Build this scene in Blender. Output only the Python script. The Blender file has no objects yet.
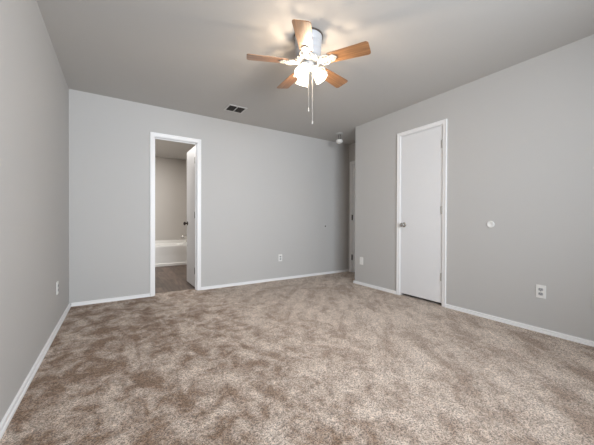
import bpy, bmesh, math, random
from mathutils import Vector, Matrix, Euler
PI = math.pi
C = bpy.context.scene.collection
S = bpy.context.scene

# ------------------------------------------------------------------ key dimensions (metres)
L, B, R, YC = -0.4526, 4.0309, 3.1388, 3.2115      # left wall, back wall, right wall, end of right wall
REAR, H = -1.10, 2.44                             # wall behind the camera, ceiling
HX = 3.768                                         # hallway wall
WT = 0.115                                         # wall thickness
BB = B + WT                                        # bathroom side of the back wall
BL, BR, BY = -0.10, 1.42, 7.235                    # bathroom left, right, far walls
FX, FY = 1.284, 1.845                              # fan axis

# ------------------------------------------------------------------ camera
cam_d = bpy.data.cameras.new('camera')
cam = bpy.data.objects.new('camera', cam_d); C.objects.link(cam)
cam_d.sensor_width = 36; cam_d.lens = 280.88 * 36 / 594; cam_d.clip_start = 0.02
yaw, pit, rol = 0.5701, -0.0065, 0.0035
fw = Vector((math.sin(yaw) * math.cos(pit), math.cos(yaw) * math.cos(pit), math.sin(pit)))
rv = Vector((math.cos(yaw), -math.sin(yaw), 0)); uv = rv.cross(fw)
r2 = rv * math.cos(rol) + uv * math.sin(rol); u2 = uv * math.cos(rol) - rv * math.sin(rol)
M4 = Matrix.Identity(4)
for i in range(3):
    M4[i][0], M4[i][1], M4[i][2] = r2[i], u2[i], -fw[i]
M4[2][3] = 0.9742
cam.matrix_world = M4
S.camera = cam

# ------------------------------------------------------------------ world, daylight, exposure
S.view_settings.view_transform = 'Standard'; S.view_settings.look = 'None'
S.view_settings.exposure = 0.13; S.view_settings.gamma = 1.0
S.view_settings.use_curve_mapping = False
w = bpy.data.worlds.new('sky'); S.world = w; w.use_nodes = True
bg = w.node_tree.nodes['Background']
bg.inputs[0].default_value = (0.70, 0.84, 1.0, 1); bg.inputs[1].default_value = 1.0

WINX0, WINX1, WINZ0, WINZ1 = 0.20, 1.90, 0.85, 2.18
def area(name, loc, rot, sx, sy, power, col):
    d = bpy.data.lights.new(name, 'AREA'); d.shape = 'RECTANGLE'; d.size = sx; d.size_y = sy
    d.energy = power; d.color = col
    o = bpy.data.objects.new(name, d); C.objects.link(o); o.location = loc; o.rotation_euler = rot
    return o
# daylight entering through the window opening behind the camera
wl = area('window_daylight', ((WINX0 + WINX1) / 2, REAR - 0.06, (WINZ0 + WINZ1) / 2), (PI / 2, 0, 0),
     WINX1 - WINX0 - 0.04, WINZ1 - WINZ0 - 0.04, 72, (0.88, 0.94, 1.0))
wl.data.spread = math.radians(120)
# the bathroom's own ceiling lamp
area('bathroom_lamp', (0.25, 5.75, H - 0.02), (0, 0, 0), 0.7, 0.9, 31, (1.0, 0.97, 0.94))
SHADE_GLOW = 4.0
BULB_WATTS = 8.0

# ------------------------------------------------------------------ materials
def lin(c):
    return tuple(((v / 255) / 12.92 if v / 255 <= 0.04045 else ((v / 255 + 0.055) / 1.055) ** 2.4) for v in c) + (1,)
def mat(name, col, rough=0.6, metal=0.0, bump=None, spec=0.5):
    m = bpy.data.materials.new(name); m.use_nodes = True
    nt = m.node_tree; b = nt.nodes['Principled BSDF']
    b.inputs['Base Color'].default_value = lin(col); b.inputs['Roughness'].default_value = rough
    b.inputs['Metallic'].default_value = metal; b.inputs['Specular IOR Level'].default_value = spec
    tc = nt.nodes.new('ShaderNodeTexCoord')
    n = nt.nodes.new('ShaderNodeTexNoise'); n.inputs['Scale'].default_value = bump[0] if bump else 40
    n.inputs['Detail'].default_value = 3
    nt.links.new(tc.outputs['Object'], n.inputs['Vector'])
    if bump:
        bp = nt.nodes.new('ShaderNodeBump'); bp.inputs['Strength'].default_value = bump[1]
        bp.inputs['Distance'].default_value = 0.002
        nt.links.new(n.outputs['Fac'], bp.inputs['Height']); nt.links.new(bp.outputs[0], b.inputs['Normal'])
    mr = nt.nodes.new('ShaderNodeMapRange')                       # faint procedural roughness variation
    mr.inputs['To Min'].default_value = max(0, rough - 0.03); mr.inputs['To Max'].default_value = min(1, rough + 0.03)
    nt.links.new(n.outputs['Fac'], mr.inputs['Value']); nt.links.new(mr.outputs[0], b.inputs['Roughness'])
    return m
M = {}
M['wall'] = mat('wall_paint', (190.5, 189.5, 188), 0.75, bump=(130, 0.12), spec=0.3)
M['ceil'] = mat('ceiling_paint', (196, 194, 191), 0.9, bump=(110, 0.15), spec=0.2)
M['bathwall'] = mat('bathroom_paint', (192, 187, 181), 0.7, bump=(130, 0.1), spec=0.3)
M['white'] = mat('white_trim_paint', (238, 238, 239), 0.4)
M['door'] = mat('white_door_paint', (230, 231, 233), 0.45, bump=(60, 0.05))
M['plastic'] = mat('white_plastic', (230, 230, 228), 0.35)
M['socket'] = mat('grey_socket_plastic', (168, 170, 172), 0.4)
M['greyplate'] = mat('grey_plate_plastic', (190, 190, 188), 0.4)
M['dark'] = mat('dark_hollow', (38, 34, 32), 0.8)
M['nickel'] = mat('brushed_nickel', (200, 198, 194), 0.22, 1.0)
M['bronze'] = mat('dark_bronze', (62, 54, 48), 0.4, 0.8)
M['fanwhite'] = mat('fan_white_enamel', (174, 172, 168), 0.35)
M['fangrey'] = mat('fan_grey_enamel', (172, 173, 176), 0.4)
M['rim'] = mat('fan_dark_rim', (92, 82, 76), 0.45, 0.4)
M['tub'] = mat('white_tub_enamel', (232, 230, 226), 0.18)
M['vent'] = mat('vent_metal', (205, 203, 200), 0.5)
M['slat'] = mat('vent_slat_metal', (120, 116, 112), 0.55)
M['patch'] = mat('spackle_patch', (193, 192, 190), 0.8, bump=(120, 0.1), spec=0.2)
M['sill'] = mat('threshold_metal', (120, 112, 102), 0.4, 0.6)

def emis(name, col, s):
    m = bpy.data.materials.new(name); m.use_nodes = True; nt = m.node_tree
    b = nt.nodes['Principled BSDF']; b.inputs['Base Color'].default_value = (0.9, 0.88, 0.85, 1)
    b.inputs['Emission Color'].default_value = col; b.inputs['Emission Strength'].default_value = s
    tr = nt.nodes.new('ShaderNodeBsdfTransparent'); tr.inputs[0].default_value = (1.0, 0.95, 0.88, 1)   # frosted glass lets the bulb through
    mx = nt.nodes.new('ShaderNodeMixShader'); mx.inputs[0].default_value = 0.25
    nt.links.new(tr.outputs[0], mx.inputs[1]); nt.links.new(b.outputs[0], mx.inputs[2])
    nt.links.new(mx.outputs[0], nt.nodes['Material Output'].inputs['Surface'])
    return m
M['glow'] = emis('lit_frosted_glass', (1.0, 0.90, 0.78, 1), SHADE_GLOW)

def wood_blade():
    m = bpy.data.materials.new('oak_blade_veneer'); m.use_nodes = True; nt = m.node_tree; N = nt.nodes; K = nt.links
    b = N['Principled BSDF']; b.inputs['Roughness'].default_value = 0.38; b.inputs['Coat Weight'].default_value = 1.0; b.inputs['Coat Roughness'].default_value = 0.38
    tc = N.new('ShaderNodeTexCoord'); mp = N.new('ShaderNodeMapping'); mp.inputs['Scale'].default_value = (3, 45, 45)
    n = N.new('ShaderNodeTexNoise'); n.inputs['Scale'].default_value = 1.6; n.inputs['Detail'].default_value = 5
    n.inputs['Distortion'].default_value = 0.5
    cr = N.new('ShaderNodeValToRGB')
    cr.color_ramp.elements[0].position = 0.3; cr.color_ramp.elements[0].color = lin((112, 76, 46))
    cr.color_ramp.elements[1].position = 0.72; cr.color_ramp.elements[1].color = lin((172, 126, 84))
    K.new(tc.outputs['Object'], mp.inputs['Vector']); K.new(mp.outputs[0], n.inputs['Vector'])
    K.new(n.outputs['Fac'], cr.inputs['Fac']); K.new(cr.outputs[0], b.inputs['Base Color'])
    return m
M['oak'] = wood_blade()

def vinyl():
    m = bpy.data.materials.new('brown_vinyl_plank'); m.use_nodes = True; nt = m.node_tree; N = nt.nodes; K = nt.links
    b = N['Principled BSDF']; b.inputs['Roughness'].default_value = 0.5
    tc = N.new('ShaderNodeTexCoord'); mp = N.new('ShaderNodeMapping'); mp.inputs['Rotation'].default_value = (0, 0, PI / 2)
    br = N.new('ShaderNodeTexBrick'); br.inputs['Scale'].default_value = 1.0
    br.inputs['Brick Width'].default_value = 0.9; br.inputs['Row Height'].default_value = 0.15
    br.inputs['Mortar Size'].default_value = 0.0025; br.inputs['Mortar'].default_value = lin((70, 58, 50))
    br.inputs['Color1'].default_value = lin((128, 110, 99)); br.inputs['Color2'].default_value = lin((94, 80, 71))
    K.new(tc.outputs['Object'], mp.inputs['Vector']); K.new(mp.outputs[0], br.inputs['Vector'])
    mp2 = N.new('ShaderNodeMapping'); mp2.inputs['Scale'].default_value = (28, 2.5, 1)
    n = N.new('ShaderNodeTexNoise'); n.inputs['Scale'].default_value = 1.5; n.inputs['Detail'].default_value = 5
    K.new(tc.outputs['Object'], mp2.inputs['Vector']); K.new(mp2.outputs[0], n.inputs['Vector'])
    cr = N.new('ShaderNodeValToRGB'); cr.color_ramp.elements[0].position = 0.3; cr.color_ramp.elements[1].position = 0.7
    cr.color_ramp.elements[0].color = (0.45, 0.45, 0.45, 1); cr.color_ramp.elements[1].color = (1.15, 1.12, 1.08, 1)
    K.new(n.outputs['Fac'], cr.inputs['Fac'])
    mx = N.new('ShaderNodeMix'); mx.data_type = 'RGBA'; mx.blend_type = 'MULTIPLY'; mx.inputs['Factor'].default_value = 1
    K.new(br.outputs['Color'], mx.inputs['A']); K.new(cr.outputs[0], mx.inputs['B']); K.new(mx.outputs['Result'], b.inputs['Base Color'])
    return m
M['vinyl'] = vinyl()

def carpet():
    m = bpy.data.materials.new('beige_carpet_pile'); m.use_nodes = True; nt = m.node_tree; N = nt.nodes; K = nt.links
    b = N['Principled BSDF']; b.inputs['Roughness'].default_value = 1.0; b.inputs['Specular IOR Level'].default_value = 0.05
    b.inputs['Sheen Weight'].default_value = 0.15
    tc = N.new('ShaderNodeTexCoord')
    def mth(op, a, c=None):
        n = N.new('ShaderNodeMath'); n.operation = op
        for i, v in enumerate((a, c)):
            if v is None: continue
            if isinstance(v, (int, float)): n.inputs[i].default_value = v
            else: K.new(v, n.inputs[i])
        return n.outputs[0]
    def rng(v, a, c, d, e, smooth=False):
        n = N.new('ShaderNodeMapRange'); K.new(v, n.inputs['Value'])
        if smooth: n.interpolation_type = 'SMOOTHSTEP'
        for k, x in zip(('From Min', 'From Max', 'To Min', 'To Max'), (a, c, d, e)): n.inputs[k].default_value = x
        return n.outputs[0]
    def noise(scale, det, rough=0.5, dist=0.0, mp=None):
        n = N.new('ShaderNodeTexNoise'); n.inputs['Scale'].default_value = scale; n.inputs['Detail'].default_value = det
        n.inputs['Roughness'].default_value = rough; n.inputs['Distortion'].default_value = dist
        if mp:
            q = N.new('ShaderNodeMapping'); q.vector_type = 'TEXTURE'
            q.inputs['Rotation'].default_value = (0, 0, mp[0]); q.inputs['Scale'].default_value = mp[1]
            q.inputs['Location'].default_value = mp[2] if len(mp) > 2 else (0, 0, 0)
            K.new(tc.outputs['Object'], q.inputs['Vector']); K.new(q.outputs[0], n.inputs['Vector'])
        else: K.new(tc.outputs['Object'], n.inputs['Vector'])
        return n.outputs['Fac']
    sx = N.new('ShaderNodeSeparateXYZ'); K.new(tc.outputs['Object'], sx.inputs[0])
    X, Y = sx.outputs[0], sx.outputs[1]
    # brushed patches of pile: blotches over most of the floor, long brush strokes towards the right wall
    blot = noise(6.5, 10, 0.72, 0.5)
    stroke = noise(6.0, 8, 0.66, 0.3, (math.radians(50), (3.2, 1.0, 1.0)))
    stroke2 = noise(5.0, 8, 0.66, 0.3, (math.radians(100), (2.6, 1.0, 1.0), (3, 1, 0)))
    side = rng(X, 0.7, 2.0, 0, 1, True)
    mxs = N.new('ShaderNodeMix'); mxs.data_type = 'FLOAT'
    K.new(side, mxs.inputs[0]); K.new(mth('ADD', mth('MULTIPLY', blot, 0.6), mth('MULTIPLY', stroke2, 0.4)), mxs.inputs[2])
    K.new(mth('ADD', mth('MULTIPLY', blot, 0.4), mth('MULTIPLY', stroke, 0.6)), mxs.inputs[3])
    patch = rng(mxs.outputs[0], 0.43, 0.585, 0, 1)
    # more of the pile lies the light way across the middle and right; colour also darkens towards the front
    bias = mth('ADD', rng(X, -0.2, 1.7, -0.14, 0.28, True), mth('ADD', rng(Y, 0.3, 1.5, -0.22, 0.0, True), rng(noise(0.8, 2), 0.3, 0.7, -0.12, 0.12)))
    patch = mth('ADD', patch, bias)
    # crease lines left in the pile
    def line(ax, ay, bx, by, wd):
        d = Vector((bx - ax, by - ay)); ln = d.length; d /= ln
        t = mth('ADD', mth('MULTIPLY', X, d.x), mth('ADD', mth('MULTIPLY', Y, d.y), -(ax * d.x + ay * d.y)))
        s = mth('ABSOLUTE', mth('ADD', mth('MULTIPLY', X, -d.y), mth('ADD', mth('MULTIPLY', Y, d.x), ax * d.y - ay * d.x)))
        k = mth('MULTIPLY', rng(t, -0.05, 0.08, 0, 1, True), rng(t, ln - 0.12, ln + 0.05, 1, 0, True))
        return mth('MULTIPLY', k, rng(s, wd * 0.3, wd, 1, 0, True))
    lt = mth('ADD', line(2.84, 1.24, 2.417, 0.78, 0.012), line(2.969, 1.122, 2.67, 0.831, 0.012))
    dk = line(0.13, 2.9, 0.128, 1.5, 0.016)
    k = mth('MULTIPLY', side, 0.30)                        # the pile lies flatter, with fainter patches, on the right
    patch = mth('ADD', mth('MULTIPLY', patch, mth('SUBTRACT', 1.0, k)), mth('MULTIPLY', k, 0.72))
    patch = mth('SUBTRACT', patch, mth('MULTIPLY', dk, 0.22))
    cr = N.new('ShaderNodeValToRGB')
    e = cr.color_ramp.elements
    e[0].position = 0.0; e[0].color = lin((132, 108, 89))
    e[1].position = 1.0; e[1].color = lin((204, 189, 176))
    K.new(patch, cr.inputs['Fac'])
    # individual tufts
    vo = N.new('ShaderNodeTexVoronoi'); vo.inputs['Scale'].default_value = 185
    K.new(tc.outputs['Object'], vo.inputs['Vector'])
    sv = N.new('ShaderNodeSeparateColor'); K.new(vo.outputs['Color'], sv.inputs[0])
    fine = noise(200, 3, 0.75)
    sp = mth('ADD', mth('MULTIPLY', sv.outputs[0], 0.55), mth('MULTIPLY', fine, 0.9))
    sp = rng(sp, 0.35, 1.05, 0.24, 1.68)
    sp = mth('MULTIPLY', sp, mth('ADD', 1.0, mth('MULTIPLY', lt, 0.2)))
    mx = N.new('ShaderNodeMix'); mx.data_type = 'RGBA'; mx.blend_type = 'MULTIPLY'; mx.inputs['Factor'].default_value = 1
    K.new(cr.outputs[0], mx.inputs['A']); K.new(sp, mx.inputs['B']); K.new(mx.outputs['Result'], b.inputs['Base Color'])
    bp = N.new('ShaderNodeBump'); bp.inputs['Strength'].default_value = 0.7; bp.inputs['Distance'].default_value = 0.006
    K.new(mth('ADD', mth('MULTIPLY', vo.outputs['Distance'], -1.0), fine), bp.inputs['Height']); K.new(bp.outputs[0], b.inputs['Normal'])
    return m
M['carpet'] = carpet()

# ------------------------------------------------------------------ mesh helpers
def link(name, bm, m, parent=None, smooth=False, bev=0.0, loc=None):
    bmesh.ops.recalc_face_normals(bm, faces=bm.faces)
    me = bpy.data.meshes.new(name); bm.to_mesh(me); bm.free()
    me.materials.append(m)
    if smooth:
        for p in me.polygons: p.use_smooth = True
    o = bpy.data.objects.new(name, me); C.objects.link(o)
    if parent: o.parent = parent
    if loc: o.location = loc
    if bev:
        md = o.modifiers.new('bevel', 'BEVEL'); md.width = bev; md.segments = 2; md.limit_method = 'ANGLE'
    if smooth:
        md = o.modifiers.new('edges', 'EDGE_SPLIT'); md.split_angle = math.radians(40)
    return o
def box(bm, x0, x1, y0, y1, z0, z1, mtx=None):
    vs = [bm.verts.new((x, y, z)) for z in (z0, z1) for y in (y0, y1) for x in (x0, x1)]
    for f in ((0, 2, 3, 1), (4, 5, 7, 6), (0, 1, 5, 4), (2, 6, 7, 3), (0, 4, 6, 2), (1, 3, 7, 5)):
        bm.faces.new([vs[i] for i in f])
    if mtx is not None: bmesh.ops.transform(bm, matrix=mtx, verts=vs)
def boxes(*bs):
    bm = bmesh.new()
    for b_ in bs: box(bm, *b_)
    return bm
def lathe(prof, n=32, mtx=None, bm=None, cap=True):
    bm = bm or bmesh.new(); rings = []
    new = []
    for r_, z in prof:
        ring = [bm.verts.new((r_ * math.cos(2 * PI * k / n), r_ * math.sin(2 * PI * k / n), z)) for k in range(n)]
        rings.append(ring); new += ring
    for a, b_ in zip(rings, rings[1:]):
        for k in range(n): bm.faces.new((a[k], a[(k + 1) % n], b_[(k + 1) % n], b_[k]))
    if cap:
        bm.faces.new(rings[0][::-1]); bm.faces.new(rings[-1])
    if mtx is not None: bmesh.ops.transform(bm, matrix=mtx, verts=new)
    return bm
def tube(bm, pts, r, n=8):
    pts = [Vector(p) for p in pts]; rings = []
    for i, p in enumerate(pts):
        d = (pts[min(i + 1, len(pts) - 1)] - pts[max(i - 1, 0)]).normalized()
        a = d.orthogonal().normalized() if i == 0 else (a - d * a.dot(d)).normalized()
        c = d.cross(a)
        rr = r[i] if isinstance(r, (list, tuple)) else r
        rings.append([bm.verts.new(p + (a * math.cos(2 * PI * k / n) + c * math.sin(2 * PI * k / n)) * rr) for k in range(n)])
    for a_, b_ in zip(rings, rings[1:]):
        for k in range(n): bm.faces.new((a_[k], a_[(k + 1) % n], b_[(k + 1) % n], b_[k]))
    bm.faces.new(rings[0][::-1]); bm.faces.new(rings[-1])
def prism(bm, pts2, z0, z1, mtx=None):
    lo = [bm.verts.new((x, y, z0)) for x, y in pts2]; hi = [bm.verts.new((x, y, z1)) for x, y in pts2]
    bm.faces.new(lo[::-1]); bm.faces.new(hi); n = len(lo)
    for k in range(n): bm.faces.new((lo[k], lo[(k + 1) % n], hi[(k + 1) % n], hi[k]))
    if mtx is not None: bmesh.ops.transform(bm, matrix=mtx, verts=lo + hi)
def sweep(bm, path, prof, closed_ends=True):
    """path: list of (point, outward_u, v) frames; prof: list of (u,v) in that frame."""
    rings = [[bm.verts.new(Vector(p) + Vector(u) * a + Vector(v) * b_) for a, b_ in prof] for p, u, v in path]
    n = len(prof)
    for a, b_ in zip(rings, rings[1:]):
        for k in range(n): bm.faces.new((a[k], a[(k + 1) % n], b_[(k + 1) % n], b_[k]))
    bm.faces.new(rings[0][::-1]); bm.faces.new(rings[-1])
def empty(name, loc, label, cat, group=None, rot=(0, 0, 0)):
    o = bpy.data.objects.new(name, None); C.objects.link(o); o.location = loc; o.rotation_euler = rot
    o.empty_display_size = 0.05
    return tag(o, label, cat, group)
def tag(o, label, cat, group=None):
    o['label'] = label; o['category'] = cat
    if group: o['group'] = group
    return o
def struct(o, label=None, cat=None):
    o['kind'] = 'structure'
    if label: o['label'] = label
    if cat: o['category'] = cat
    return o
def Rz(a): return Matrix.Rotation(a, 4, 'Z')
def Rx(a): return Matrix.Rotation(a, 4, 'X')
def Ry(a): return Matrix.Rotation(a, 4, 'Y')
def T(x, y, z): return Matrix.Translation((x, y, z))

# ------------------------------------------------------------------ floors, ceiling
OX0, OX1, OZ = 0.394, 0.950, 2.060           # bathroom doorway (rough opening = jamb outside faces)
CY0, CY1, CZ = 1.799, 2.386, 2.092           # closet doorway
HY = 2.95                                    # far end of the hallway recess behind the right wall
HDY0, HDY1, HDZ = 3.17, 3.95, 2.065          # hallway door opening
RX = R + WT
fl = bmesh.new()
def quadgrid(bm, x0, x1, y0, y1, z):
    vs = [bm.verts.new(p) for p in ((x0, y0, z), (x1, y0, z), (x1, y1, z), (x0, y1, z))]; bm.faces.new(vs)
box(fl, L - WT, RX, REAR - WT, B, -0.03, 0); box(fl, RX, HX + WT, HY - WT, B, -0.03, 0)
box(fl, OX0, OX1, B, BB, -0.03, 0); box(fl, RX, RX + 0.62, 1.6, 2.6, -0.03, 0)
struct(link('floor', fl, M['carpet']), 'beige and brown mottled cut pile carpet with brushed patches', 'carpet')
struct(link('floor_bathroom', boxes((BL - WT, BR + WT, BB, BY + WT, -0.035, -0.004)), M['vinyl']),
       'dark brown wood plank vinyl floor in the bathroom', 'bathroom floor')
cb = boxes((L - WT, RX, REAR - WT, BB, H, H + 0.1), (RX, HX + WT, HY - WT, BB, H, H + 0.1))
struct(link('ceiling', cb, M['ceil']), 'plain grey painted bedroom ceiling', 'ceiling')
struct(link('ceiling_bathroom', boxes((BL - WT, BR + WT, BB, BY + WT, H, H + 0.1)), M['ceil']), 'grey painted bathroom ceiling', 'ceiling')

# ------------------------------------------------------------------ walls
struct(link('wall_left', boxes((L - WT, L, REAR - WT, BB, 0, H)), M['wall']), 'light grey painted left wall', 'wall')
struct(link('wall_back', boxes((L, OX0, B, BB, 0, H), (OX1, HX, B, BB, 0, H), (OX0, OX1, B, BB, OZ, H)), M['wall']),
       'light grey painted back wall around the bathroom doorway', 'wall')
struct(link('wall_right', boxes((R, RX, REAR - WT, CY0, 0, H), (R, RX, CY1, YC, 0, H), (R, RX, CY0, CY1, CZ, H),
                                ), M['wall']), 'light grey painted right wall around the closet door', 'wall')
struct(link('wall_hall', boxes((HX, HX + WT, HY - WT, HDY0, 0, H), (HX, HX + WT, HDY1, BB, 0, H), (HX, HX + WT, HDY0, HDY1, HDZ, H)), M['wall']),
       'hallway wall holding the entry door', 'wall')
struct(link('wall_hall_end', boxes((RX, HX, HY - WT, HY, 0, H)), M['wall']), 'end wall of the hallway recess', 'wall')
struct(link('wall_rear', boxes((L, WINX0, REAR - WT, REAR, 0, H), (WINX1, R, REAR - WT, REAR, 0, H),
                               (WINX0, WINX1, REAR - WT, REAR, 0, WINZ0), (WINX0, WINX1, REAR - WT, REAR, WINZ1, H)), M['wall']),
       'grey painted rear wall around the window', 'wall')
struct(link('wall_bathroom_left', boxes((BL - WT, BL, BB, BY, 0, H)), M['bathwall']), 'left bathroom wall', 'wall')
struct(link('wall_bathroom_right', boxes((BR, BR + WT, BB, BY, 0, H)), M['bathwall']), 'right bathroom wall', 'wall')
struct(link('wall_bathroom_far', boxes((BL - WT, BR + WT, BY, BY + WT, 0, H)), M['bathwall']), 'beige grey wall above the bathtub', 'wall')
# closet interior behind the closed door
struct(link('wall_closet', boxes((RX + 0.6, RX + 0.62, 1.6, 2.6, 0, H), (RX, RX + 0.6, 1.58, 1.6, 0, H), (RX, RX + 0.6, 2.6, 2.62, 0, H),
                                 (RX, RX + 0.62, 1.58, 2.62, H, H + 0.02)), M['wall']), 'closet interior walls', 'wall')

# ------------------------------------------------------------------ window behind the camera
wf = boxes((WINX0, WINX0 + 0.04, REAR - WT, REAR - 0.07, WINZ0, WINZ1), (WINX1 - 0.04, WINX1, REAR - WT, REAR - 0.07, WINZ0, WINZ1),
           (WINX0, WINX1, REAR - WT, REAR - 0.07, WINZ0, WINZ0 + 0.04), (WINX0, WINX1, REAR - WT, REAR - 0.07, WINZ1 - 0.04, WINZ1))
win = struct(link('window_1', wf, M['white']), 'white framed bedroom window in the rear wall', 'window')
link('window_sill', boxes((WINX0 - 0.04, WINX1 + 0.04, REAR, REAR + 0.03, WINZ0 - 0.025, WINZ0)), M['white'], win)

# ------------------------------------------------------------------ baseboards
BP = [(0, 0), (0.019, 0), (0.019, 0.008), (0.017, 0.014), (0.013, 0.017), (0.0085, 0.0175), (0.0085, 0.0205), (0.012, 0.0215), (0.012, 0.034), (0.009, 0.038), (0.004, 0.0395), (0, 0.0395)]
def base(name, *runs, label=None):
    bm = bmesh.new()
    for a, b_, nrm in runs:
        n = Vector((nrm[0], nrm[1], 0)); z = Vector((0, 0, 1))
        sweep(bm, [(Vector((a[0], a[1], 0)), n, z), (Vector((b_[0], b_[1], 0)), n, z)], BP)
    return struct(link(name, bm, M['white']), label, 'baseboard')
CW = 0.052
base('baseboard_left', ((L, REAR), (L, B), (1, 0)), label='white baseboard along the left wall')
base('baseboard_back', ((L + 0.02, B), (OX0 + 0.012 - CW, B), (0, -1)), ((OX1 - 0.012 + CW, B), (HX - 0.02, B), (0, -1)), label='white baseboard along the back wall')
base('baseboard_right', ((R, REAR), (R, CY0 + 0.012 - CW), (-1, 0)), ((R, CY1 - 0.012 + CW), (R, YC + 0.02), (-1, 0)),
     ((R, YC), (RX, YC), (0, 1)), label='white baseboard along the right wall')
base('baseboard_hall', ((HX, B - 0.02), (HX, HDY1 - 0.012 + CW), (-1, 0)), label='short white baseboard beside the hallway door')
base('baseboard_bathroom', ((BL, BB), (BL, 6.5), (1, 0)), ((BR, 4.8), (BR, 6.5), (-1, 0)), label='white bathroom baseboard')

# ------------------------------------------------------------------ door casings with jambs
CPROF = [(0.006, 0), (0.006, 0.009), (0.010, 0.0115), (0.030, 0.0125), (0.040, 0.016), (CW - 0.004, 0.017), (CW, 0.014), (CW, 0)]
def casing(bm, s0, s1, top, origin, sdir, nrm, bot=0.0):
    """s0..s1: jamb inside faces along sdir on the wall plane; profile u = away from the opening, v = out of the wall."""
    o = Vector(origin); sd = Vector(sdir); n = Vector(nrm); z = Vector((0, 0, 1))
    P = lambda s, h: o + sd * s + z * h
    fr = [(P(s0, bot), -sd, n), (P(s0, top), -sd + z, n), (P(s1, top), sd + z, n), (P(s1, bot), sd, n)]
    rings = [[bm.verts.new(p + u * a + v * b_) for a, b_ in CPROF] for p, u, v in fr]
    k_ = len(CPROF)
    for a, b_ in zip(rings, rings[1:]):
        for k in range(k_): bm.faces.new((a[k], a[(k + 1) % k_], b_[(k + 1) % k_], b_[k]))
    bm.faces.new(rings[0][::-1]); bm.faces.new(rings[-1])
JT = 0.014
# bathroom doorway
bm = bmesh.new()
casing(bm, OX0 + JT, OX1 - JT, OZ - JT, (0, B, 0), (1, 0, 0), (0, -1, 0))
casing(bm, OX0 + JT, OX1 - JT, OZ - JT, (0, BB, 0), (1, 0, 0), (0, 1, 0))
box(bm, OX0, OX0 + JT, B, BB, 0, OZ); box(bm, OX1 - JT, OX1, B, BB, 0, OZ); box(bm, OX0 + JT, OX1 - JT, B, BB, OZ - JT, OZ)
box(bm, OX0 + JT, OX0 + JT + 0.01, B + 0.045, B + 0.075, 0, OZ - JT); box(bm, OX1 - JT - 0.01, OX1 - JT, B + 0.045, B + 0.075, 0, OZ - JT)
box(bm, OX0 + JT, OX1 - JT, B + 0.045, B + 0.075, OZ - JT - 0.01, OZ - JT)
struct(link('trim_1', bm, M['white']), 'white door casing around the bathroom doorway', 'door casing')
# closet doorway
bm = bmesh.new()
casing(bm, CY0 + JT, CY1 - JT, CZ - JT, (R, 0, 0), (0, 1, 0), (-1, 0, 0))
box(bm, R, RX, CY0, CY0 + JT, 0, CZ); box(bm, R, RX, CY1 - JT, CY1, 0, CZ); box(bm, R, RX, CY0 + JT, CY1 - JT, CZ - JT, CZ)
struct(link('trim_2', bm, M['white']), 'white door casing around the closed closet door', 'door casing')
# hallway doorway
bm = bmesh.new()
casing(bm, HDY0 + JT, HDY1 - JT, HDZ - JT, (HX, 0, 0), (0, 1, 0), (-1, 0, 0))
box(bm, HX, HX + WT, HDY0, HDY0 + JT, 0, HDZ); box(bm, HX, HX + WT, HDY1 - JT, HDY1, 0, HDZ); box(bm, HX, HX + WT, HDY0 + JT, HDY1 - JT, HDZ - JT, HDZ)
struct(link('trim_3', bm, M['white']), 'white door casing in the hallway beyond the right wall', 'door casing')

# ------------------------------------------------------------------ doors
def knob_bm(d=0.06):
    return lathe([(0.0, 0), (0.031, 0), (0.032, 0.004), (0.026, 0.009), (0.012, 0.012), (0.011, 0.026), (0.02, 0.031),
                  (0.0275, 0.040), (0.0285, 0.048), (0.024, 0.057), (0.012, 0.062), (0.0, 0.063)], 24, cap=False)
def hinge_bm(h=0.09, leaf=0.018):
    bm = lathe([(0.0065, -h / 2), (0.0065, h / 2)], 10)
    lathe([(0.004, h / 2), (0.005, h / 2 + 0.006)], 10, bm=bm)
    for k in (-0.3, -0.1, 0.1, 0.3):
        lathe([(0.0072, h * k - 0.001), (0.0072, h * k + 0.001)], 10, bm=bm)
    box(bm, -leaf, leaf, -0.0015, 0.0015, -h / 2, h / 2, T(0, 0.004, 0))
    return bm
# door_2: closet door, closed, face nearly flush with the room side of the wall
d = bpy.data.objects.new('door_2', None)
bm = boxes((R + 0.004, R + 0.039, CY0 + JT + 0.003, CY1 - JT - 0.003, 0.031, CZ - JT - 0.003))
d2 = struct(link('door_2', bm, M['door'], bev=0.002), 'white flush closet door, closed, in the right wall', 'door')
k = link('door_knob', knob_bm(), M['nickel'], d2, smooth=True, loc=(R + 0.004, 2.322, 0.925)); k.rotation_euler = (0, -PI / 2, 0)
k['label'] = 'satin nickel door knob'
hm = None
for z in (1.86, 1.10, 0.33):
    h = link('hinge', hinge_bm(), M['greyplate'], d2, loc=(R - 0.004, CY0 + JT + 0.0015, z)); h.rotation_euler = (0, 0, -PI / 2)
# door_1: bathroom door, swung open into the bathroom
DW = 0.519
d1e = boxes((-0.035, 0, 0.0, DW, 0.012, OZ - JT - 0.004))
d1 = struct(link('door_1', d1e, M['door'], bev=0.002), 'white bathroom door swung open into the bathroom', 'door')
d1.location = (0.976, BB + 0.020, 0); d1.rotation_euler = (0, 0, math.radians(1.2))
k = link('door_knob', knob_bm(), M['bronze'], d1, smooth=True, loc=(-0.035, DW - 0.062, 0.925)); k.rotation_euler = (0, -PI / 2, 0)
k['label'] = 'dark metal knob on the bathroom door'
k = link('door_knob', knob_bm(), M['bronze'], d1, smooth=True, loc=(0, DW - 0.062, 0.925)); k.rotation_euler = (0, PI / 2, 0)
for z in (1.83, 1.05, 0.25):
    h = link('hinge', hinge_bm(), M['bronze'], d1, loc=(-0.036, -0.006, z)); h.rotation_euler = (0, 0, PI / 2)
    h['label'] = 'dark hinge'
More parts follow.
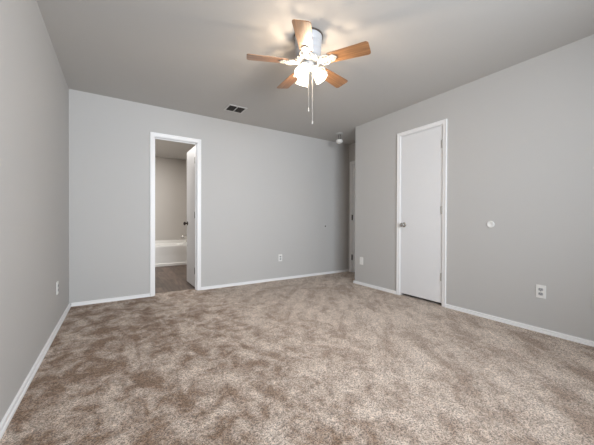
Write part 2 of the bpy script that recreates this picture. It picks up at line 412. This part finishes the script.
# door_3: hallway door, closed, mostly hidden behind the right wall
d3 = struct(link('door_3', boxes((HX + 0.004, HX + 0.039, HDY0 + JT + 0.003, HDY1 - JT - 0.003, 0.015, HDZ - JT - 0.003)), M['door'], bev=0.002),
            'white hallway door seen as a sliver past the right wall', 'door')
for z in (1.038, 0.28):
    h = link('hinge', hinge_bm(0.1), M['bronze'], d3, loc=(HX - 0.004, HDY1 - JT - 0.0015, z)); h.rotation_euler = (0, 0, -PI / 2)
    h['label'] = 'dark hinge'
k = link('door_knob', knob_bm(), M['bronze'], d3, smooth=True, loc=(HX + 0.004, HDY0 + 0.075, 0.93)); k.rotation_euler = (0, -PI / 2, 0)

# ------------------------------------------------------------------ bathtub and spout
TY0, TZ = 6.515, 0.44
tub = empty('bathtub', (0.66, TY0 + 0.36, 0), 'white alcove bathtub behind the open bathroom door', 'bathtub')
def rrect(x0, x1, y0, y1, r, z, n=6):
    out = []
    for cx, cy, a0 in ((x1 - r, y1 - r, 0), (x0 + r, y1 - r, PI / 2), (x0 + r, y0 + r, PI), (x1 - r, y0 + r, 1.5 * PI)):
        for i in range(n + 1):
            a = a0 + PI / 2 * i / n; out.append((cx + r * math.cos(a), cy + r * math.sin(a), z))
    return out
x0, x1, y0, y1 = BL + 0.002, BR - 0.002, TY0 + 0.03, BY - 0.002
ox, oy = tub.location.x, tub.location.y
bm = bmesh.new()
loops = [rrect(x0, x1, y0, y1, 0.004, 0.02), rrect(x0, x1, y0 - 0.03, y1, 0.004, TZ - 0.045), rrect(x0, x1, y0 - 0.03, y1, 0.004, TZ - 0.01),
         rrect(x0 + 0.006, x1 - 0.006, y0 - 0.022, y1 - 0.006, 0.01, TZ), rrect(x0 + 0.075, x1 - 0.09, y0 + 0.055, y1 - 0.07, 0.12, TZ - 0.002),
         rrect(x0 + 0.09, x1 - 0.105, y0 + 0.07, y1 - 0.085, 0.12, TZ - 0.02), rrect(x0 + 0.19, x1 - 0.15, y0 + 0.12, y1 - 0.13, 0.11, 0.12),
         rrect(x0 + 0.25, x1 - 0.2, y0 + 0.17, y1 - 0.18, 0.08, 0.08)]
rings = [[bm.verts.new((p[0] - ox, p[1] - oy, p[2])) for p in lp] for lp in loops]
for a, b_ in zip(rings, rings[1:]):
    n = len(a)
    for k in range(n): bm.faces.new((a[k], a[(k + 1) % n], b_[(k + 1) % n], b_[k]))
bm.faces.new(rings[-1]); bm.faces.new(rings[0][::-1])
# raised tiling flange against the walls
box(bm, x0 - ox, x1 - ox, y1 - 0.022 - oy, y1 - oy, TZ - 0.01, 0.505); box(bm, x1 - 0.02 - ox, x1 - ox, y0 - oy, y1 - 0.022 - oy, TZ - 0.01, 0.505)
box(bm, x0 - ox, x0 + 0.02 - ox, y0 - oy, y1 - 0.022 - oy, TZ - 0.01, 0.505)
link('basin', bm, M['tub'], tub, smooth=True)
bm = bmesh.new()
sweep(bm, [((x0 - ox, TY0 - oy, 0), Vector((0, -1, 0)), Vector((0, 0, 1))), ((x1 - ox, TY0 - oy, 0), Vector((0, -1, 0)), Vector((0, 0, 1)))],
      [(-0.028, 0.0), (0.016, 0.0), (0.016, 0.046), (0.010, 0.056), (-0.010, 0.062), (-0.016, TZ - 0.07), (-0.004, TZ - 0.052), (-0.004, TZ - 0.047), (-0.028, TZ - 0.047)])
link('apron', bm, M['tub'], tub)
bm = lathe([(0.0, -0.002), (0.024, -0.002), (0.026, 0.002), (0.0, 0.004)], 20, cap=False)
dr = link('drain', bm, M['nickel'], tub, smooth=True, loc=(x1 - 0.28 - ox, (y0 + y1) / 2 - oy, 0.083))
sp = empty('tub_spout', (BR, 6.86, 0.605), 'metal tub spout on the bathroom wall above the tub rim', 'faucet')
bm = bmesh.new(); tube(bm, [(0.0, 0, 0.004), (-0.03, 0, 0.004), (-0.10, 0, 0.0), (-0.145, 0, -0.008), (-0.165, 0, -0.022), (-0.168, 0, -0.036)],
                       [0.027, 0.027, 0.026, 0.024, 0.021, 0.018], 16)
link('spout_body', bm, M['nickel'], sp, smooth=True)
bm = lathe([(0.005, 0), (0.005, 0.016), (0.009, 0.018), (0.009, 0.026), (0.004, 0.028)], 12); link('diverter_knob', bm, M['nickel'], sp, smooth=True, loc=(-0.145, 0, 0.008))
bm = lathe([(0.036, 0), (0.036, 0.004), (0.028, 0.009)], 20); q = link('wall_flange', bm, M['nickel'], sp, smooth=True); q.rotation_euler = (0, -PI / 2, 0)

# ------------------------------------------------------------------ ceiling fan
fan = empty('ceiling_fan', (FX, FY, H), 'white flush mount ceiling fan with oak blades and three lit glass shades', 'ceiling fan')
mh = link('motor_housing', lathe([(0.02, -0.001), (0.111, -0.001), (0.111, -0.014), (0.1085, -0.022), (0.106, -0.06), (0.1030, -0.064), (0.1055, -0.070), (0.103, -0.112), (0.1, -0.117),
                                  (0.1025, -0.123), (0.099, -0.162), (0.088, -0.174), (0.03, -0.176)], 40), M['fangrey'], fan, smooth=True)
mh['label'] = 'pale grey motor housing'
link('housing_rim', lathe([(0.1115, -0.002), (0.1165, -0.002), (0.1165, -0.012), (0.1115, -0.014)], 40), M['rim'], mh, smooth=True)['label'] = 'dark rim at the ceiling'
bm = lathe([(0.03, -0.1765), (0.082, -0.1765), (0.094, -0.182), (0.098, -0.192), (0.096, -0.202), (0.086, -0.210), (0.045, -0.216), (0.02, -0.216)], 40)
fly = link('blade_hub', bm, M['fanwhite'], fan, smooth=True)
bm = bmesh.new()                                        # scroll beads round the hub
for kk in range(20):
    a = 2 * PI * kk / 20
    lathe([(0.0, -0.009), (0.007, -0.006), (0.0095, 0), (0.007, 0.006), (0.0, 0.009)], 10, T(0.096 * math.cos(a), 0.096 * math.sin(a), -0.192), bm, cap=False)
link('scroll_band', bm, M['fanwhite'], fly, smooth=True)
# blades
ZB = -0.212
R0, R1 = 0.160, 0.484
def outline():
    w0, w1, rc = 0.050, 0.064, 0.022
    p = [(R0, -w0 + 0.012), (R0 + 0.012, -w0)]
    for i in range(7):
        a = -PI / 2 + PI / 2 * i / 6; p.append((R1 - rc + rc * math.cos(a), -w1 + rc + rc * math.sin(a)))
    for i in range(7):
        a = PI / 2 * i / 6; p.append((R1 - rc + rc * math.cos(a), w1 - rc + rc * math.sin(a)))
    p += [(R0 + 0.012, w0), (R0, w0 - 0.012)]
    return p
bmb = bmesh.new(); prism(bmb, outline(), -0.003, 0.003)
def iron_bm():
    bm = bmesh.new()
    # arm from the hub, leaf shaped plate under the blade and two open scrolls
    prism(bm, [(0.078, -0.013), (0.12, -0.010), (0.15, -0.012), (0.175, -0.028), (0.205, -0.034), (0.222, -0.020), (0.236, 0), (0.222, 0.020), (0.205, 0.034),
               (0.175, 0.028), (0.15, 0.012), (0.12, 0.010), (0.078, 0.013)], -0.010, -0.0045)
    for s in (-1, 1):
        pts = []
        for i in range(15):
            a = PI * 0.15 + 1.75 * PI * i / 14; rr = 0.021 - 0.0006 * i
            pts.append((0.135 + rr * math.cos(a) * 1.25, s * (0.030 + rr * math.sin(a) * 0.9), -0.007))
        tube(bm, pts, 0.0042, 8)
        tube(bm, [(0.085, s * 0.008, -0.007), (0.105, s * 0.022, -0.007), (0.125, s * 0.046, -0.007), (0.155, s * 0.046, -0.007), (0.178, s * 0.030, -0.007)], 0.0042, 8)
    return bm
blade0 = iron0 = None
PITCH = math.radians(-12)
for i in range(5):
    ang = math.radians(13.8 + 72 * i)
    rot = (Rz(ang) @ Rx(PITCH)).to_euler()
    if i == 0:
        blade0 = link('blade', bmb, M['oak'], fan, bev=0.0015)
        iron0 = link('blade_iron', iron_bm(), M['fanwhite'], blade0); iron0['label'] = 'white scroll blade iron'
        screws0 = [link('screw', lathe([(0.0, -0.0035), (0.005, -0.002), (0.0055, 0.0)], 10, T(sx, sy, -0.0105), cap=False), M['nickel'], blade0)
                   for sx, sy in ((0.185, 0.018), (0.185, -0.018), (0.218, 0))]
        b_ = blade0
    else:
        b_ = blade0.copy(); C.objects.link(b_); b_.parent = fan
        for src in (iron0, *screws0):
            c_ = src.copy(); C.objects.link(c_); c_.parent = b_
    b_.location = (0, 0, ZB); b_.rotation_euler = rot
# light kit
sw = link('switch_housing', lathe([(0.02, -0.214), (0.044, -0.216), (0.046, -0.221), (0.046, -0.240), (0.040, -0.247), (0.034, -0.250), (0.034, -0.260), (0.028, -0.268), (0.012, -0.272), (0.0, -0.273)], 32), M['fangrey'], fan, smooth=True)
sw['label'] = 'pale grey switch housing'
shade_prof = [(0.021, 0.0), (0.024, 0.012), (0.034, 0.026), (0.044, 0.044), (0.049, 0.066), (0.0515, 0.088), (0.057, 0.108), (0.064, 0.122),
              (0.0615, 0.121), (0.0545, 0.106), (0.049, 0.086), (0.0465, 0.066), (0.0415, 0.045), (0.0315, 0.028), (0.0215, 0.014), (0.0185, 0.002)]
sh0 = None
TILT = math.radians(34)
for i in range(3):
    a = math.radians(-35 + 120 * i)
    bm = bmesh.new()
    tube(bm, [(0.03 * math.cos(a), 0.03 * math.sin(a), -0.255), (0.040 * math.cos(a), 0.040 * math.sin(a), -0.252), (0.048 * math.cos(a), 0.048 * math.sin(a), -0.257)], 0.009, 12)
    mt = T(0.044 * math.cos(a), 0.044 * math.sin(a), -0.246) @ Rz(a) @ Ry(PI - TILT)
    lathe([(0.012, -0.004), (0.028, 0.0), (0.031, 0.008), (0.031, 0.018), (0.026, 0.022)], 20, mt, bm)
    arm = link('lamp_arm', bm, M['fanwhite'], fan, smooth=True)
    if sh0 is None:
        bm = bmesh.new(); n = 32; rings = []
        for r_, z in shade_prof: rings.append([bm.verts.new((r_ * math.cos(2 * PI * k / n), r_ * math.sin(2 * PI * k / n), z)) for k in range(n)])
        rings.append(rings[0])
        for a_, c_ in zip(rings, rings[1:]):
            for k in range(n): bm.faces.new((a_[k], a_[(k + 1) % n], c_[(k + 1) % n], c_[k]))
        sh0 = link('lamp_shade', bm, M['glow'], fan, smooth=True); sh = sh0
        sh['label'] = 'glowing bell shaped glass lamp shade'
    else:
        sh = sh0.copy(); C.objects.link(sh); sh.parent = fan
    sh.matrix_local = mt @ T(0, 0, 0.012) @ Matrix.Scale(0.83, 4)
    pd = bpy.data.lights.new('fan_bulb', 'POINT'); pd.energy = BULB_WATTS; pd.color = (1.0, 0.87, 0.73); pd.shadow_soft_size = 0.013
    po = bpy.data.objects.new('fan_bulb', pd); C.objects.link(po); po.parent = fan; po.matrix_local = mt @ T(0, 0, 0.060)
for (cx_, cy_, z1_, r_) in ((-0.009, -0.020, 1.835 - H, 0.0015), (0.026, -0.022, 1.742 - H, 0.0020)):
    bm = bmesh.new(); tube(bm, [(cx_, cy_, -0.262), (cx_, cy_, z1_ + 0.03)], r_ * 0.7, 8)
    nb = int((z1_ + 0.03 + 0.262) / -0.009)
    for q in range(nb): lathe([(0.0, -r_), (r_ * 0.8, -r_ * 0.6), (r_, 0), (r_ * 0.8, r_ * 0.6), (0.0, r_)], 8, T(cx_, cy_, -0.264 - 0.009 * q), bm, cap=False)
    ch = link('pull_chain', bm, M['fanwhite'], fan, smooth=True)
    bm = lathe([(0.0, 0.03), (0.003, 0.03), (0.0055, 0.014), (0.006, 0.006), (0.004, 0.0), (0.0, 0.0)], 12, T(cx_, cy_, z1_), cap=False)
    link('chain_fob', bm, M['fanwhite'], ch, smooth=True)

# ------------------------------------------------------------------ ceiling vent
VX, VY, VW, VD = 1.312, 3.552, 0.25, 0.22
vent = empty('ceiling_vent', (VX, VY, H), 'small dark slatted air vent in the ceiling near the back wall', 'vent')
bw = 0.022
bm = bmesh.new()
box(bm, -VW / 2, VW / 2, -VD / 2, -VD / 2 + bw, -0.008, 0); box(bm, -VW / 2, VW / 2, VD / 2 - bw, VD / 2, -0.008, 0)
box(bm, -VW / 2, -VW / 2 + bw, -VD / 2 + bw, VD / 2 - bw, -0.008, 0); box(bm, VW / 2 - bw, VW / 2, -VD / 2 + bw, VD / 2 - bw, -0.008, 0)
box(bm, -0.006, 0.006, -VD / 2 + bw, VD / 2 - bw, -0.008, -0.001)
link('frame', bm, M['vent'], vent, bev=0.002)
link('duct_opening', boxes((-VW / 2 + bw, VW / 2 - bw, -VD / 2 + bw, VD / 2 - bw, -0.0015, -0.0003)), M['dark'], vent)['label'] = 'dark opening behind the slats'
sl0 = None
for sx in (-1, 1):
    for q in range(7):
        yy = -VD / 2 + bw + 0.012 + q * 0.0253
        if sl0 is None:
            bm = bmesh.new(); hw = (VW / 2 - bw - 0.006) / 2
            box(bm, -hw, hw, -0.0065, 0.0065, -0.0005, 0.0005)
            sl0 = link('slat', bm, M['slat'], vent); s_ = sl0
        else:
            s_ = sl0.copy(); C.objects.link(s_); s_.parent = vent
        s_.location = (sx * (0.006 + hw), yy, -0.005); s_.rotation_euler = (math.radians(35), 0, 0)

# ------------------------------------------------------------------ smoke detector hanging from its mount in the hallway
SX, SY = 3.15, 3.60
smd = empty('smoke_detector', (SX, SY, H), 'small round white smoke detector hanging below its mount by the hallway', 'smoke detector')
link('mounting_ring', lathe([(0.030, 0), (0.062, 0), (0.062, -0.006), (0.056, -0.011), (0.030, -0.012)], 28), M['greyplate'], smd, smooth=True)
bm = bmesh.new()
tube(bm, [(-0.008, 0, -0.008), (-0.014, 0.004, -0.04), (-0.012, 0, -0.112)], 0.0035, 8); tube(bm, [(0.014, 0, -0.008), (0.024, -0.003, -0.045), (0.016, 0, -0.112)], 0.003, 8)
link('wires', bm, M['dark'], smd, smooth=True)['label'] = 'dark wires'
bm = lathe([(0.0, 0.032), (0.040, 0.032), (0.052, 0.028), (0.056, 0.014), (0.055, 0.002), (0.047, -0.010), (0.034, -0.018), (0.030, -0.022), (0.0, -0.024)], 28, cap=False)
hd = link('detector_body', bm, M['plastic'], smd, smooth=True, loc=(0.0, 0, -0.14)); hd.rotation_euler = (math.radians(-8), math.radians(6), 0)

# ------------------------------------------------------------------ wall plates
PW, PH = 0.070, 0.115
def plate(name, loc, rz, label, kind, m=None, cat='outlet', group=None):
    """plate in the local xz plane facing -y"""
    t = empty(name, loc, label, cat, group, (0, 0, rz)); m = m or M['plastic']
    bm = bmesh.new()
    rr = [(x, z) for x, z, _ in rrect(-PW / 2, PW / 2, -PH / 2, PH / 2, 0.004, 0, 3)]
    r_in = [(x * 0.92, z * 0.95) for x, z in rr]
    a = [bm.verts.new((x, 0, z)) for x, z in rr]; b_ = [bm.verts.new((x, -0.003, z)) for x, z in rr]; c_ = [bm.verts.new((x, -0.006, z)) for x, z in r_in]
    n = len(rr)
    for p, q in ((a, b_), (b_, c_)):
        for k in range(n): bm.faces.new((p[k], p[(k + 1) % n], q[(k + 1) % n], q[k]))
    bm.faces.new(c_); bm.faces.new(a[::-1])
    link('cover_plate', bm, m, t)
    if kind == 'duplex':
        for s in (-1, 1):
            bm = bmesh.new()
            pts = [(0.017 * math.cos(2 * PI * k / 24), max(-0.0125, min(0.0125, 0.017 * math.sin(2 * PI * k / 24)))) for k in range(24)]
            prism(bm, pts, 0.004, 0.0085, Rx(PI / 2))
            so = link('socket', bm, M['socket'], t, loc=(0, 0, s * 0.0195)); so['label'] = 'grey socket face'
            link('slots', boxes((-0.0075, -0.0052, -0.009, -0.0083, -0.001, 0.007), (0.0052, 0.0075, -0.009, -0.0083, -0.001, 0.006), (-0.002, 0.002, -0.009, -0.0083, -0.009, -0.005)), M['dark'], so)
        bm = lathe([(0.0, -0.0015), (0.003, -0.001), (0.0034, 0)], 10, T(0, -0.006, 0) @ Rx(-PI / 2), cap=False); link('screw', bm, M['nickel'], t)
    else:
        if kind == 'cable':
            bm = lathe([(0.0075, 0), (0.0075, 0.003), (0.0048, 0.0035), (0.0048, 0.012), (0.0, 0.012)], 12, T(0, -0.006, 0) @ Rx(PI / 2), cap=False); link('cable_jack', bm, M['nickel'], t)
        for s in (-1, 1):
            bm = lathe([(0.0, -0.0015), (0.003, -0.001), (0.0034, 0)], 10, T(0, -0.006, s * 0.042) @ Rx(-PI / 2), cap=False); link('screw', bm, M['nickel'], t)
    return t
plate('wall_outlet', (2.26, B, 0.363), 0, 'white electrical outlet low on the grey back wall', 'duplex')
plate('wall_outlet', (R, 0.917, 0.358), -PI / 2, 'white electrical outlet low on the right wall, right of the closet door', 'duplex')
plate('wall_plate', (R, 3.071, 0.365), -PI / 2, 'white wall plate low on the right wall beside the hallway corner', 'blank', cat='wall plate')
plate('wall_plate', (R, 0.567, 0.349), -PI / 2, 'grey wall plate cut by the right edge of the photo', 'blank', M['greyplate'], cat='wall plate')
plate('wall_outlet', (L, 3.284, 0.363), PI / 2, 'white electrical outlet low on the left wall near the corner', 'duplex')

# ------------------------------------------------------------------ door bumper disc and the patched hole
db = empty('door_bumper', (R, 1.316, 0.945), 'round white door knob bumper on the right wall', 'door bumper', rot=(0, -PI / 2, 0))
link('bumper_disc', lathe([(0.0, 0), (0.034, 0), (0.0345, 0.003), (0.031, 0.008), (0.020, 0.0085), (0.016, 0.006), (0.0, 0.005)], 32, cap=False), M['plastic'], db, smooth=True)
wp = empty('wall_patch', (3.199, B, 0.875), 'tiny dark hole in a pale round patch on the back wall', 'wall patch', rot=(PI / 2, 0, 0))
link('patch', lathe([(0.0, 0), (0.046, 0), (0.045, 0.0008), (0.0, 0.0012)], 24, cap=False), M['patch'], wp)
link('hole', lathe([(0.0, 0.0), (0.014, 0.0), (0.0135, 0.0018), (0.011, 0.0014), (0.0, 0.0014)], 16, cap=False), M['dark'], wp)['label'] = 'dark hole'
